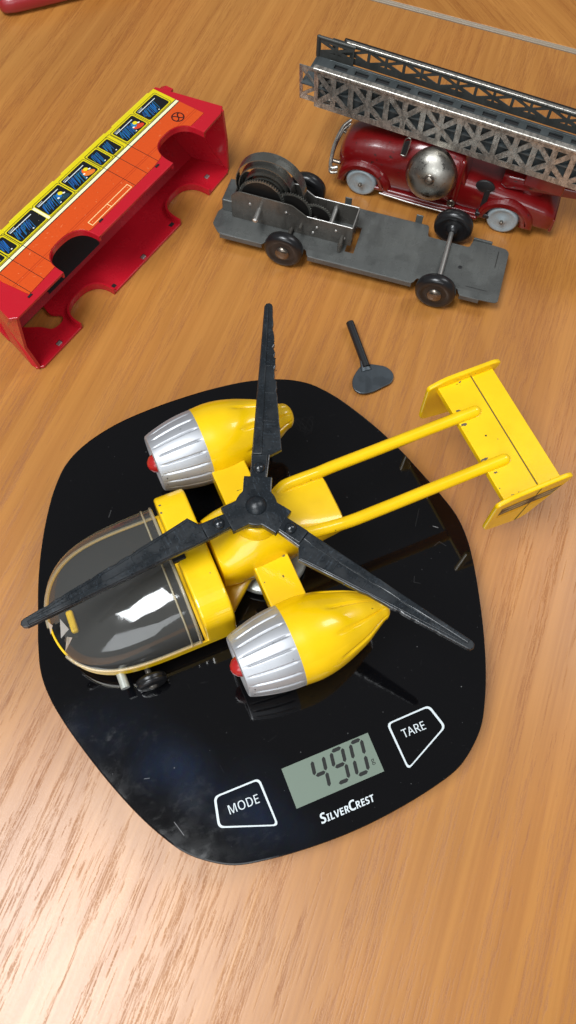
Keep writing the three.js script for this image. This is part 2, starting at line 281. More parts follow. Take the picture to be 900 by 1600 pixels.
{
  const s = shapeOf(outline);
  obj('glass_platform', plate(s, SC_TOP, 5, 0.7), glass, scaleThing);
  obj('base_body', [plate(shapeOf(inset(7)), SC_TOP - 5.02, 10, 1.5)], M.black, scaleThing);
  for (const [x, z] of [[-60, -62], [60, -62], [-58, 62], [58, 62]]) obj('foot', lathe([[0, 0], [7, 0], [8, 1], [8, 3.5], [0, 3.5]]).translate(x, 0, z), M.blackSoft, scaleThing);
  const lcdTex = dataTex(128, 64, (x, y) => { const n = 4 * (fbm(x / 20, y / 20, 5, 3) - 0.5); return [118 + n, 131 + n, 119 + n]; }, true);
  const lcd = obj('display', plate(shapeOf(rect(LCDR[0] + 0.05, LCDR[1] - 0.05, LCDR[2] + 0.05, LCDR[3] - 0.05)), SC_TOP + 0.03, 0.25), phy({ map: lcdTex, roughness: 0.25, ior: 1.3 }), scaleThing);
  const inkMat = std({ color: lin(0.012, 0.013, 0.012), roughness: 0.8 }), iy = SC_TOP + 0.08;
  const seg7 = { 4: 'bcfg', 9: 'abcdfg', 0: 'abcdef' };
  function digit(ch, x, z, w, h) {                              // slanted seven-segment strokes
    const t = 1.5, sl = -0.17, at = (a, b) => [x + a + (h - b) * -sl - h * 0 + 0, z + b], G = [];
    const hs = (b) => [[0.35, b], [0.35 + t * 0.5, b - t / 2], [w - 0.35 - t * 0.5, b - t / 2], [w - 0.35, b], [w - 0.35 - t * 0.5, b + t / 2], [0.35 + t * 0.5, b + t / 2]];
    const vs = (a, b0, b1) => [[a, b0 + 0.35], [a + t / 2, b0 + 0.35 + t / 2], [a + t / 2, b1 - 0.35 - t / 2], [a, b1 - 0.35], [a - t / 2, b1 - 0.35 - t / 2], [a - t / 2, b0 + 0.35 + t / 2]];
    const S = { a: hs(0), g: hs(h / 2), d: hs(h), f: vs(0, 0, h / 2), b: vs(w, 0, h / 2), e: vs(0, h / 2, h), c: vs(w, h / 2, h) };
    for (const q of seg7[ch]) G.push(plate(shapeOf(S[q].map((p) => at(...p))), iy, 0.1));
    obj('digit', G, inkMat, lcd);
  }
  digit(4, -8.3, 76.6, 5, 12.4); digit(9, 0.3, 76.4, 5, 12.6); digit(0, 9, 76.3, 5, 12.8);
  const font = await new FontLoader().loadAsync('fonts/droid/droid_sans_bold.typeface.json');
  const fontR = await new FontLoader().loadAsync('fonts/droid/droid_sans_regular.typeface.json');
  const text = (str, f, size, x, z, turn = 0, yt = SC_TOP + 0.06, sx = 1, shear = 0) => {
    const g = mergeGeometries(f.generateShapes(str, size).map((s) => new THREE.ExtrudeGeometry(s, { depth: 0.08, bevelEnabled: false, curveSegments: 5 })));
    g.applyMatrix4(new THREE.Matrix4().set(sx, shear, 0, 0, 0, 1, 0, 0, 0, 0, 1, 0, 0, 0, 0, 1));
    return g.rotateX(-PI / 2).rotateY(R(turn)).translate(x, yt - 0.08, z);
  };
  obj('unit_mark', text('g', fontR, 2.2, 16.4, 87, 0, iy), inkMat, lcd);
  const ink = std({ color: lin(0.62, 0.68, 0.7), roughness: 0.4 });
  const frame = (q) => { const o = roundPoly(q, 2.2), c = q.reduce((s, p) => [s[0] + p[0] / 4, s[1] + p[1] / 4], [0, 0]); const inn = roundPoly(q.map((p) => { const l = Math.hypot(p[0] - c[0], p[1] - c[1]); return [c[0] + (p[0] - c[0]) * (1 - 1.1 / l), c[1] + (p[1] - c[1]) * (1 - 1.1 / l)]; }), 1.9); o.holes.push(new THREE.Path(inn.getPoints(6).reverse())); return plate(o, SC_TOP + 0.06, 0.08); };
  obj('button_outline', frame(BUT.mode), ink, scaleThing); obj('button_outline', frame(BUT.tare), ink, scaleThing);
  obj('button_lettering', text('MODE', fontR, 3.5, -44.9, 83.6, -1, SC_TOP + 0.06, 0.98), ink, scaleThing);
  obj('button_lettering', text('TARE', fontR, 3.5, 33, 82.7, 0, SC_TOP + 0.06, 0.98), ink, scaleThing);
  obj('brand_lettering', [text('S', font, 3.9, -12, 100.6, 0, SC_TOP + 0.06, 0.95, 0.12), text('ILVER', font, 2.75, -9.25, 100.6, 0, SC_TOP + 0.06, 0.95, 0.12), text('C', font, 3.9, 0.35, 100.6, 0, SC_TOP + 0.06, 0.95, 0.12), text('REST', font, 2.75, 3.35, 100.6, 0, SC_TOP + 0.06, 0.95, 0.12)], ink, scaleThing);
}

// ------------------------------------------------------------------ toy helicopter (x to the tail, z to the reader)
{
  const H = thing('toy_helicopter', 'yellow toy helicopter with three black rotor blades standing on the kitchen scale', 'toy helicopter', [-1.4, SC_TOP, -14.5], 26.8);
  const Y = (y) => y - SC_TOP;                                  // heights below are above the table
  const P = (g) => g.translate(0, -SC_TOP, 0);
  // fuselage
  const fus = [[-20.6, 12.5, 36, 54.5, 2.8], [-20, 14.2, 35, 57, 3], [-14, 15, 34, 61.5, 2.7], [-6, 15.2, 34, 66.5, 2.3], [2, 14.8, 34.5, 68.5, 2.2], [9, 14, 36, 65.5, 2.4], [16, 13.2, 38.5, 61, 3.4], [24, 13, 41.5, 58.6, 4.5], [31, 12.9, 44.5, 57.2, 5], [34.2, 12.8, 46.5, 56.4, 5], [34.8, 12, 47.5, 55.6, 4.5]];
  obj('fuselage', [P(loft(fus.map(([x, hw, yb, yt, e]) => ringX(x, 0, hw, yb, yt, e, 48, 4)))), P(lathe([[0, 71.6], [7.4, 71.6], [8.6, 70.6], [9.6, 66], [9.6, 60], [0, 60]]))], M.yellow, H);
  // collar behind the canopy
  const arch = roundPoly([[-31, 29], [-30, 58.6], [30, 58.6], [31, 29]], [3, 9, 12, 3]);
  obj('collar', [P(wallZY(arch, -35, 13.2, 1.2))], M.yellow, H);
  obj('latch_clip', P(box(-37.5, -31.5, 57.2, 59.6, -3.2, 2.6, 0.5)), M.black, H);
  // cockpit tub, floor and seat
  const planW = (u) => (1 - u ** 4.2) ** 0.5;
  const plan = (d, x0 = -24) => { const a = []; for (let i = 0; i <= 60; i++) { const t = -PI / 2 + PI * i / 60, u = Math.cos(t) ** 0.5; a.push([-37.5 - (56 - d) * u, (30.8 - d) * Math.sign(Math.sin(t)) * planW(u)]); } return [[x0, -(30.8 - d)], ...a, [x0, 30.8 - d]]; };
  obj('cockpit_tub', [P(plate(shapeOf(plan(0), [plan(0.9, -36).reverse()]), 33.9, 5.3, 0.3)), P(plate(shapeOf(plan(0.8)), 29.6, 1.6, 0.4))], M.yellowMatte, H);
  obj('cockpit_floor', P(plate(shapeOf(plan(0.95, -36)), 33.3, 3.4)), phy({ color: lin(0.01, 0.01, 0.011), roughness: 0.7, specularIntensity: 0.25 }), H);
  obj('seat', [P(box(-85.5, -82.5, 31, 35.5, -4, 6, 1))], M.yellowMatte, H);
  // canopy: a clear shell, broken at the nose
  const NU = 60, NV = 72, pos = [];
  const cp = (u, v) => {
    const e = 1 - u ** 2, w = 30.2 * planW(u), h = 25.5 * (1 - u ** 2.1) ** 0.6, a = PI * v, c = Math.cos(a), s = Math.sin(a);
    const z = w * Math.sign(c) * Math.abs(c) ** mix(0.62, 0.8, u), y = 34 + h * s ** 0.68 + 0.9 * s * e * (fbm(u * 4 + 20, (z + 40) / 16, 131, 2) - 0.5) + 0.35 * Math.exp(-(((z - 1) / 1.3) ** 2)) * e;
    return [-37.5 - 56 * u, Math.max(34.02, y), z];
  };
  const gone = (p) => { const n = 0.35 * (fbm(p[0] / 2 + 80, p[2] / 2 + 80, 91, 3) - 0.5); return ((p[2] - 7.5) / 7.2) ** 2 + ((p[0] + 94) / 7.5) ** 2 + 2.2 * n < 1; };
  for (let i = 0; i < NU; i++) for (let k = 0; k < NV; k++) {
    const f = (t) => Math.sin(t * PI / 2), u0 = f(i / NU), u1 = f((i + 1) / NU), q = [cp(u0, k / NV), cp(u1, k / NV), cp(u0, (k + 1) / NV), cp(u1, (k + 1) / NV)];
    const c = [0, 1, 2].map((j) => (q[0][j] + q[1][j] + q[2][j] + q[3][j]) / 4); if (gone(c)) continue;
    pos.push(...q[0], ...q[2], ...q[1], ...q[1], ...q[2], ...q[3]);
  }
  let cg = new THREE.BufferGeometry(); cg.setAttribute('position', new THREE.Float32BufferAttribute(pos, 3)); cg = toCreasedNormals(cg, 0.8);
  const can = obj('canopy', P(cg), M.canopy, H); can.userData.label = 'clear yellowed canopy broken open at the nose';
  const rimPts = []; for (let i = 0; i <= 60; i++) { const t = i / 60 * PI, u = Math.sin(t) ** 0.5; rimPts.push([-37.5 - 56 * u, 34.5, 30.2 * Math.sign(Math.cos(t)) * planW(u)]); }
  const nose = (p) => p[0] < -88 && p[2] > 1 && p[2] < 13;
  const runs = [[], []]; let r = 0; for (const p of rimPts) { if (nose(p)) { r = 1; continue; } runs[r].push(p); }
  obj('canopy_rim', runs.filter((q) => q.length > 2).map((q) => P(tube(q, 0.75, 50, 8))), M.canopyRim, can);
  const arc = (x, grow) => { const a = []; for (let k = 0; k <= 40; k++) { const p = cp(0, k / 40); a.push([x, 34 + (p[1] - 34) * grow, p[2] * grow]); } return a; };
  obj('canopy_band', [P(tube(arc(-41.5, 1.008), 0.4, 80, 6)), P(tube(arc(-37.6, 1.0), 0.7, 80, 6))], M.canopyRim, can);
  const sh = (a, b, c) => { const g = new THREE.BufferGeometry(); g.setAttribute('position', new THREE.Float32BufferAttribute([...a, ...b, ...c], 3)); g.computeVertexNormals(); return g; };
  obj('shard', [P(sh([-86, 51, 4], [-89.5, 40, 8], [-84.5, 47, 8])), P(sh([-92, 42, 0], [-93.5, 36, 3.5], [-90, 47, 4])), P(sh([-84, 49, 12.5], [-90, 37, 13], [-87, 41, 8.6]))], phy({ color: lin(0.85, 0.84, 0.8), transmission: 0.55, roughness: 0.4, thickness: 0, side: THREE.DoubleSide }), can);
  // engine pods on their arms
  function podRings(x0, x1, n, rf, ribs, N = 160) {
    const rings = [];
    for (let i = 0; i <= n; i++) { const x = mix(x0, x1, i / n), ring = []; for (let k = 0; k < N; k++) { const a = 2 * PI * k / N, rad = rf(x) - ribs(x, a); ring.push([x, rad * Math.sin(a), rad * Math.cos(a)]); } rings.push(ring); }
    return rings;
  }
  const rFront = (x) => mix(12.6, 16.9, Math.sin(clamp((x + 28) / 22) * PI / 2) ** 0.9);
  const TR = [[-7, 17], [0, 17.4], [6, 16.9], [12, 15.6], [18, 13.6], [24, 11.2], [30, 7.9], [34, 5.8]];
  const tailR = (x) => { let i = 0; while (i < TR.length - 2 && x > TR[i + 1][0]) i++; const q = (j) => TR[clamp(j, 0, TR.length - 1)][1], t = (x - TR[i][0]) / (TR[i + 1][0] - TR[i][0]); const a = q(i - 1), b = q(i), c = q(i + 1), d = q(i + 2); return 0.5 * (2 * b + (c - a) * t + (2 * a - 5 * b + 4 * c - d) * t * t + (3 * b - a - 3 * c + d) * t ** 3); };
  for (const s of [-1, 1]) {
    const z = 48.5 * s, y = 47, put = (g) => P(g.translate(0, y, z));
    const arm = obj('engine_arm', [P(box(-7.5, 7.8, 42.5, 52, Math.min(12 * s, 36 * s), Math.max(12 * s, 36 * s), 0.8))], M.yellow, H);
    const groove = (x, a) => { const t = (a / (2 * PI) * 20) % 1, d = Math.min(t, 1 - t); return 0.55 * sm(0.13, 0.0, d) * sm(-27.6, -24, x) * sm(-6.4, -9, x); };
    const cowl = obj('engine_cowling', [put(loft(podRings(-28, -6.2, 24, rFront, groove, 420), { capA: false, capB: false, crease: 0.9 })), put(lathe([[12.6, -28], [12, -28.5], [10.6, -28.3], [10.2, -27], [9.6, -24], [0, -24]], 'x'))], M.silver, H);
    obj('intake', put(lathe([[10.1, -26.6], [4, -26.8], [0, -26.8]], 'x')), M.dark, cowl);
    obj('nose_cone', put(lathe([[0, -31.6], [1.8, -31.2], [3.5, -29.8], [4.5, -27.4], [4.7, -24.5]], 'x', 32)), M.redDome, cowl);
    const ridge = (x, a) => { const t = (a / (2 * PI) * 9 + 0.35) % 1, d = Math.min(t, 1 - t), g = sm(9, 14, x) * sm(36, 30, x); return g * 0.9 * sm(0.12, 0.01, d); };
    const rings = podRings(-6.2, 33.5, 30, tailR, ridge);
    const rt = tailR(33.5); for (let i = 1; i <= 6; i++) { const a = i / 6 * PI / 2; rings.push(rings[30].map((p) => [33.5 + 4 * Math.sin(a), p[1] * Math.max(0.02, Math.cos(a)), p[2] * Math.max(0.02, Math.cos(a))])); }
    obj('engine_pod', put(loft(rings, { crease: 0.7 })), M.yellow, H);
  }
  // tail booms, tailplane, fins
  for (const s of [-1, 1]) {
    const z = 12.9 * s;
    obj('tail_boom', [P(tube([[10, 59, 8 * s], [17, 59, 11.4 * s], [25, 57.8, 12.2 * s], [33, 56.6, 12.6 * s], [40, 56.5, z], [60, 56.6, z], [80, 57, z], [100, 57.2, z], [109, 57.4, z]], 2.65, 120, 16)), P(ball(109, 57.4, z, 2.65, 1.15)), P(ball(10, 59, 8 * s, 2.65))], M.yellow, H);
  }
  const tp = obj('tailplane', [P(box(100, 116.6, 53.6, 57, -30, 30, 0.5)), P(box(117.2, 128, 53.6, 57, -30, 30, 0.5)), P(box(116, 118, 53.8, 55.6, -30, 30, 0))], M.yellow, H);
  obj('hinge_line', P(box(116.62, 117.18, 55.5, 56.5, -29.6, 29.6, 0)), M.groove, tp);
  obj('pin_hole', P(rod([108, 56.8, -0.5], [108, 57.05, -0.5], 0.45)), M.black, tp);
  const finShape = roundPoly([[95, 58.4], [103, 61.2], [129, 61.2], [132, 59.6], [131.5, 57], [118, 30], [113, 28.4], [97, 31.4], [95.5, 34]], [2, 4, 2, 1.5, 2, 4, 4, 3, 1]);
  const dW = 512, dc = document.createElement('canvas'); dc.width = dW; dc.height = 256; const dg = dc.getContext('2d');
  dg.fillStyle = 'rgb(232,176,12)'; dg.fillRect(0, 0, dW, 256);
  dg.fillStyle = 'rgb(46,46,44)'; dg.fillRect(0, 40, dW, 150);
  dg.fillStyle = 'rgb(150,140,110)'; dg.beginPath(); dg.moveTo(20, 66); dg.lineTo(190, 60); dg.lineTo(245, 115); dg.lineTo(190, 166); dg.lineTo(20, 164); dg.lineTo(110, 115); dg.fill();
  dg.beginPath(); dg.moveTo(500, 66); dg.lineTo(330, 60); dg.lineTo(270, 115); dg.lineTo(330, 166); dg.lineTo(500, 164); dg.lineTo(400, 115); dg.fill();
  dg.fillStyle = 'rgb(58,58,54)'; dg.fillRect(40, 108, 440, 14);
  for (let i = 0; i < 420; i++) { const v = rr(0, 1); dg.fillStyle = v < 0.5 ? 'rgb(214,166,20)' : 'rgb(60,56,44)'; dg.fillRect(rnd() * dW, 36 + rnd() * 158, rr(1, 14), rr(1, 4)); }
  const decalTex = finish(new THREE.CanvasTexture(dc), true); decalTex.repeat.set(1000 / 34, 1000 / 12); decalTex.offset.set(-97 / 34, -(44 - SC_TOP) / 12);
  for (const s of [-1, 1]) {
    const fin = obj('tail_fin', P(wallXY(finShape, s > 0 ? 29.8 : -32, 2.2, 0.7)), M.yellow, H);
    const zf = s > 0 ? 32.03 : -32.08;
    obj('stripe_sticker', P(wallXY(shapeOf([[98.5, 44.2], [123.4, 44.2], [129, 55.8], [98.5, 55.8]]), zf, 0.05)), phy({ map: decalTex, roughness: 0.4 }), fin);
    obj('rudder_line', P(wallXY(shapeOf([[112.4, 29.6], [112.9, 29.6], [115.7, 60.6], [115.2, 60.6]]), s > 0 ? 32.1 : -32.13, 0.05)), M.groove, fin);
  }
  // rotor
  const RY = 76.6;
  // hub outline: three lobes with hollow flanks
  const A0 = R(-90 + 26.8 - 1);                                   // first blade direction in the helicopter's frame (x, z)
  const lobes = []; for (let i = 0; i < 144; i++) { const a = 2 * PI * i / 144; let rad = 8.2; for (let k = 0; k < 3; k++) { const d = Math.atan2(Math.sin(a - A0 - k * 2 * PI / 3), Math.cos(a - A0 - k * 2 * PI / 3)), lim = 5.6 / Math.max(0.001, Math.sin(Math.abs(d))); if (Math.abs(d) < 0.95) rad = Math.max(rad, Math.min(12.6 / Math.cos(d), lim, 14)); } lobes.push([rad * Math.cos(a), rad * Math.sin(a)]); }
  const hub = obj('rotor', [P(plate(shapeOf(lobes), RY + 1.2, 3.6, 0.5)), P(lathe([[0, RY - 6], [4.6, RY - 6], [4.6, RY + 1], [0, RY + 1]]))], M.rubber, H);
  obj('hub_cap', [P(lathe([[0, RY + 3.9], [1.6, RY + 3.7], [3, RY + 2.9], [3.8, RY + 1.7], [4.2, RY + 1.15], [4.2, RY], [0, RY]]))], M.rubber, hub);
  function bladeGeo(ragged, ph) {
    // r along the blade, t across: leading edge on -t, wide side on +t
    const lead = (q) => mix(-3.1, -1.8, q), trail = (q) => mix(8.8, 1.9, q ** 0.9);
    const pts = [[9, -3.2], [22, -3.1]]; const n = 46;
    for (let i = 0; i <= n; i++) { const q = i / n; pts.push([mix(23, 94.8, q), lead(q)]); }
    pts.push([96.2, -1.1], [96.7, 0.3], [96, 1.5]);
    for (let i = n; i >= 0; i--) { const q = i / n, rag = ragged * sm(0.12, 0.3, q) * sm(1, 0.8, q); pts.push([mix(25.5, 94.8, q), trail(q) - rag * (0.25 + 1.1 * sm(0.45, 0.75, fbm(i * 0.9, ph, 95, 2))) * hash(i, ph, 3)]); }
    pts.push([22.6, 4.2], [9, 3.4]);
    const G = [plate(shapeOf(pts), RY, 2.6, 0.45)];
    const spar = []; for (let i = 0; i <= 20; i++) { const q = i / 20; spar.push([mix(22.5, 94, q), lead(q) + 0.35]); } for (let i = 20; i >= 0; i--) { const q = i / 20; spar.push([mix(22.5, 94, q), mix(0.9, 0.2, q)]); }
    G.push(plate(shapeOf(spar), RY + 0.75, 1.4, 0.4));
    const lip = []; for (let i = 0; i <= 30; i++) { const q = i / 30; lip.push([mix(26, 90, q), trail(q) - 1.5 + 0.4 * q]); } for (let i = 30; i >= 0; i--) { const q = i / 30; lip.push([mix(26, 90, q), trail(q) - 0.75]); }
    if (ragged < 0.9) G.push(plate(shapeOf(lip), RY + 0.32, 0.8, 0.2));
    for (const q of [0.2, 0.4, 0.6, 0.8]) { const r0 = mix(25, 91, q); G.push(box(r0 - 0.4, r0 + 0.4, RY - 0.6, RY + 0.28, 0.4, trail(q) - 1, 0.12)); }
    if (ragged) for (let i = 0; i < 40; i++) { const q = rr(0.15, 0.95), s = rr(0.15, 0.45); G.push(new THREE.IcosahedronGeometry(s, 0).translate(mix(25, 91, q), RY - rr(0.2, 1.6), trail(q) - rr(-0.2, 0.9) * ragged)); }
    G.push(box(9.5, 22.4, RY - 0.5, RY + 0.9, -2.9, 3.2, 0.4));
    return G;
  }
  [[-1, 1.1, 4], [1, 0.5, 9], [1, 0.5, 15]].forEach(([_, rag, ph], k) => {
    const dirs = [-91, 31.2, 147.2], a = R(dirs[k] + 26.8);      // angle in (x, z) seen from above
    const b = obj('blade', bladeGeo(rag, ph).map((g) => P(g)), M.rubber, hub, [0, RY - SC_TOP, 0]); b.rotation.set(0, -a, [0.012, 0, 0][k]);
    obj('bolt', P(lathe([[0, 2.1], [1.2, 1.9], [1.9, 1.2], [2.2, 0.7], [2.2, 0], [0, 0]]).translate(16.2, SC_TOP + 0.8, 0.2)), M.rubber, b);
  });
  // small worn spots where the paint has come off
  const chipMat = std({ color: lin(0.13, 0.11, 0.07), roughness: 0.6, metalness: 0.3 });
  const flake = (x, y, z, r, l) => { const a = []; for (let i = 0; i < 12; i++) { const t = 2 * PI * i / 12, q = r * rr(0.45, 1.1); a.push([q * Math.cos(t) * l, q * Math.sin(t)]); } return P(plate(shapeOf(a), 0, 0.12).rotateY(rr(-0.3, 0.3)).translate(x, y, z)); };
  for (const [x, y, z, r, l] of [[101.6, 57.05, 9.4, 0.7, 2.6], [103, 57.06, 16.8, 0.55, 2.4], [101.8, 57.05, -9, 0.8, 2.4], [103.2, 57.06, -16, 0.6, 3], [100.9, 57.03, 24, 0.35, 1], [104.5, 57.05, 28.8, 0.45, 2.2], [107.5, 57.05, 28.9, 0.5, 1.6], [112, 57.05, 3, 0.3, 1], [123, 57.05, 28.9, 0.4, 1.6], [110.5, 57.05, -29, 0.4, 2.5], [-34, 58.64, -20, 0.55, 1.2], [-33.4, 58.64, -23.4, 0.4, 1.8], [-25, 58.64, 12, 0.3, 1], [5.8, 52.05, 14.4, 0.6, 1.6], [2, 52.05, 14.2, 0.45, 2.4], [-5.9, 52.05, 22, 0.3, 1]]) obj('paint_chip', flake(x, y, z, r, l), chipMat, H);
  // undercarriage
  obj('turntable_disc', [P(lathe([[0, 20.5], [16, 20.5], [18.2, 21.4], [18.6, 23], [17.6, 24.6], [10, 25.6], [0, 25.6]]).translate(3.5, 0, 1.5)), P(rod([3.5, 25, 1.5], [3.5, 36, 1.5], 6))], M.pale, H);
  for (const s of [-1, 1]) {
    const zw = s > 0 ? 35 : -24;
    const w = obj('wheel', P(lathe([[0, -2.4], [5, -2.4], [6.3, -1.6], [6.6, -0.5], [5.9, 0], [6.6, 0.5], [6.3, 1.6], [5, 2.4], [0, 2.4]], 'z').translate(-62.5, 24.7, zw)), M.tyre, H);
    obj('axle_cap', P(lathe([[0, 2], [1.4, 1.8], [2.2, 0.8], [2.3, -2]], 'z', 24).scale(1, 1, s < 0 ? -1 : 1).translate(-62.5, 24.7, zw + 1.4 * s)), M.steel, w);
    obj('axle', P(rod([-62.5, 24.7, 18 * s], [-62.5, 24.7, zw + s], 1.3)), M.steel, H);
    if (s > 0) obj('side_peg', P(rod([-73, 28.6, 22 * s], [-73, 28.6, 34.5 * s], 1.9)), M.pale, H);
  }
  obj('belly', P(loft([ringX(-90, 0, 8, 27.5, 29, 2.5), ringX(-84, 0, 18, 24, 29, 3), ringX(-70, 0, 22, 22.5, 29, 4), ringX(-30, 0, 24, 23, 30, 4), ringX(-22, 0, 24, 26, 32, 4), ringX(-8, 0, 13, 30, 36, 4), ringX(20, 0, 11, 34, 40, 4)])), M.yellowMatte, H);
}

// ------------------------------------------------------------------ red toy bus body on its side (x along the bus, z to its open underside)
{
  const B = thing('toy_bus_body', 'empty red toy bus body lying on its side, orange and yellow printed panel up', 'toy bus body', [-85, 0, -180], 59.5);
  const archPts = (cx, r, d, zb) => { const a = []; for (let i = 0; i <= 32; i++) { const t = PI * i / 32; a.push([cx + r * Math.sign(Math.cos(t)) * Math.abs(Math.cos(t)) ** 0.82, zb - d * Math.sin(t) ** 0.68]); } return a; };
  const zb = -2.2, side = (x0, x1, zr) => [[x0 + 10, zr], [x0, zb - 3], [x0 + 3, zb], ...archPts(-25, 14, 14.5, zb).reverse(), ...archPts(64, 14, 16, zb).reverse(), [x1 - 5, zb - 1], [x1, zb - 3.5], [x1 - 9.5, zr]];
  const up = plate(shapeOf(side(-75, 100, -45)), 45, 1.6, 0.3), low = plate(shapeOf(side(-73, 103, -45), [smoothPoly([[-58, -30], [-48, -33], [-40, -30], [-42, -22], [-39, -16], [-42, -13], [-49, -14], [-52, -20]], 40).reverse()]), 1.8, 1.6, 0.3);
  const prof = []; const rI = 9, rO = 11; // roof section (z, y)
  const roofSec = [[-36, 45], [-41, 44.7], [-44.5, 42.5], [-46, 38], [-46.5, 28], [-46, 22], [-39, 10.4], [-29.4, 0.5], [-28, 2], [-37.2, 11.8], [-44.2, 22.6], [-44.7, 28], [-44.2, 37.5], [-43.2, 41], [-40.5, 43], [-36, 43.4]];
  const roof = ext(shapeOf(roofSec), 163, 0).rotateY(-PI / 2).translate(95, 0, 0);
  const lipArch = (cx, d, y0, y1) => { const o = archPts(cx, 14.8, d + 0.8, zb), i = archPts(cx, 13.7, d - 0.2, zb).reverse(); return plate(shapeOf([...o, ...i]), y1, y1 - y0, 0); };
  // end walls follow the slant of the ends
  const endR = loft([0, 1].map((k) => { const a = []; const t = k * 1.6; for (const [d, y] of [[0, 45], [0, 0.4]]) { a.push(y); } return [[90.5 - t, 44.4, -44.8], [99.2 - t, 44.4, -6], [98.2 - t, 44.4, -3.6], [101.5 - t, 22, -4.4], [101.5 - t, 1, -4.6], [102.4 - t, 1, -8], [93 - t, 1, -44.8], [93 - t, 22, -45.4]]; }), { crease: 0.3 });
  const endL = loft([0, 1].map((k) => { const t = k * 1.6; return [[-65 + t, 44.4, -44.8], [-74.2 + t, 44.4, -6], [-72.6 + t, 44.4, -3], [-75 + t, 22, -3.6], [-72.4 + t, 1, -3.6], [-73 + t, 1, -8], [-63.5 + t, 1, -44.8], [-65 + t, 22, -45.4]]; }), { crease: 0.3 });
  obj('shell', [up, low, roof, lipArch(-25, 14.5, 41.6, 44.9), lipArch(64, 16, 41.6, 44.9), lipArch(-25, 14.5, 0.3, 4.5), lipArch(64, 16, 0.3, 4.5), endR, endL], M.bus, B);
  // printed panel
  const X0 = -62, X1 = 92, Z0 = -45, Z1 = -6, CW = 2048, k = CW / (X1 - X0), CH = Math.round((Z1 - Z0) * k);
  const c = document.createElement('canvas'); c.width = CW; c.height = CH; const g = c.getContext('2d'), px = (x) => (x - X0) * k, pz = (z) => (z - Z0) * k;
  const R4 = (x0, x1, z0, z1, col) => { g.fillStyle = col; g.fillRect(px(x0), pz(z0), (x1 - x0) * k, (z1 - z0) * k); };
  const L2 = (pts, w, col) => { g.strokeStyle = col; g.lineWidth = w * k; g.beginPath(); pts.forEach((p, i) => i ? g.lineTo(px(p[0]), pz(p[1])) : g.moveTo(px(p[0]), pz(p[1]))); g.stroke(); };
  const ORANGE = 'rgb(208,76,20)', YEL = 'rgb(218,200,14)', INK = 'rgb(16,18,20)', CREAM = 'rgb(238,234,190)';
  R4(X0, X1, Z0, Z1, ORANGE); R4(X0, X1, Z0, -29.6, YEL); R4(X0, X1, -29.6, -29.1, INK); R4(X0, X1, -29.1, -27.3, CREAM); R4(X0, X1, -27.3, -26.8, INK);
  R4(X0, X1, -16.4, -16.1, 'rgb(170,50,12)'); R4(X0, X1, -15.2, -14.9, 'rgb(180,56,14)');
  function win(x0, x1, who) {
    const z0 = -41.4, z1 = -31; g.strokeStyle = INK; g.lineWidth = 0.28 * k; g.beginPath(); g.roundRect(px(x0 - 0.9), pz(z0 - 0.9), (x1 - x0 + 1.8) * k, (z1 - z0 + 1.8) * k, 16); g.stroke(); g.fillStyle = INK; g.beginPath(); g.roundRect(px(x0), pz(z0), (x1 - x0) * k, (z1 - z0) * k, 14); g.fill();
    g.save(); g.beginPath(); g.roundRect(px(x0 + 0.4), pz(z0 + 0.4), (x1 - x0 - 0.8) * k, (z1 - z0 - 0.8) * k, 10); g.clip();
    const n = Math.round((x1 - x0) * 0.95);
    for (let i = 0; i < n; i++) { const x = x0 + (x1 - x0) * (0.04 + 0.62 * i / n) + rr(-0.2, 0.2), l = rr(4, 8); L2([[x + 1.6, z0 + (x1 - x0 > 10 ? 2.6 : 1) + rr(0, 1)], [x - 0.3, z0 + 2 + l]], 0.34, `rgb(${20 + Math.floor(rnd() * 14)},${92 + Math.floor(rnd() * 30)},${150 + Math.floor(rnd() * 40)})`); }
    if (x1 - x0 > 10) { L2([[x0 + 1, z0 + 2], [x1 - 2.5, z0 + 2]], 0.5, 'rgb(225,232,232)'); for (let i = 0; i < 5; i++) L2([[x0 + 1 + i * 0.9, z0 + 1.5], [x0 + 1.5 + i * 0.9, z0 + 0.6]], 0.28, 'rgb(220,226,226)'); }
    if (who) {
      const cx = mix(x0, x1, 0.72), cz = z0 + 5.6; const blob = (dx, dz, rx, rz, col) => { g.fillStyle = col; g.beginPath(); g.ellipse(px(cx + dx), pz(cz + dz), rx * k, rz * k, 0.3, 0, 7); g.fill(); };
      blob(0.6, 2.4, 3.4, 1.6, who[1]); blob(-0.3, -0.2, 1.5, 1.8, who[0]); blob(1.2, -0.7, 1.4, 1.2, who[2]); blob(-1.8, 0.8, 0.7, 0.5, 'rgb(240,240,230)'); blob(2.6, 0.6, 0.8, 0.5, 'rgb(240,240,230)');
    }
    g.fillStyle = 'rgb(235,238,235)'; g.beginPath(); g.ellipse(px(mix(x0, x1, 0.55)), pz(z1 - 1.2), 0.5 * k, 0.35 * k, 0, 0, 7); g.fill();
    g.restore();
  }
  const WINS = [[67.6, 85.2, null], [47.9, 65, ['rgb(40,120,170)', 'rgb(210,60,30)', 'rgb(232,210,30)']], [36, 43.4, null], [26.5, 34.2, null], [5.4, 23.8, ['rgb(235,110,30)', 'rgb(225,120,40)', 'rgb(232,210,30)']], [-15.2, 3.4, ['rgb(30,110,180)', 'rgb(30,60,70)', 'rgb(232,214,30)']], [-36.5, -17.4, null], [-46.2, -39.2, null], [-55.4, -48.2, null]];
  const DOORS = [[26, 46.5], [-57.4, -37.6]], WHITE_DIV = [-17.2, -15.6];
  WINS.forEach(([a, b, w]) => win(a, b, w));
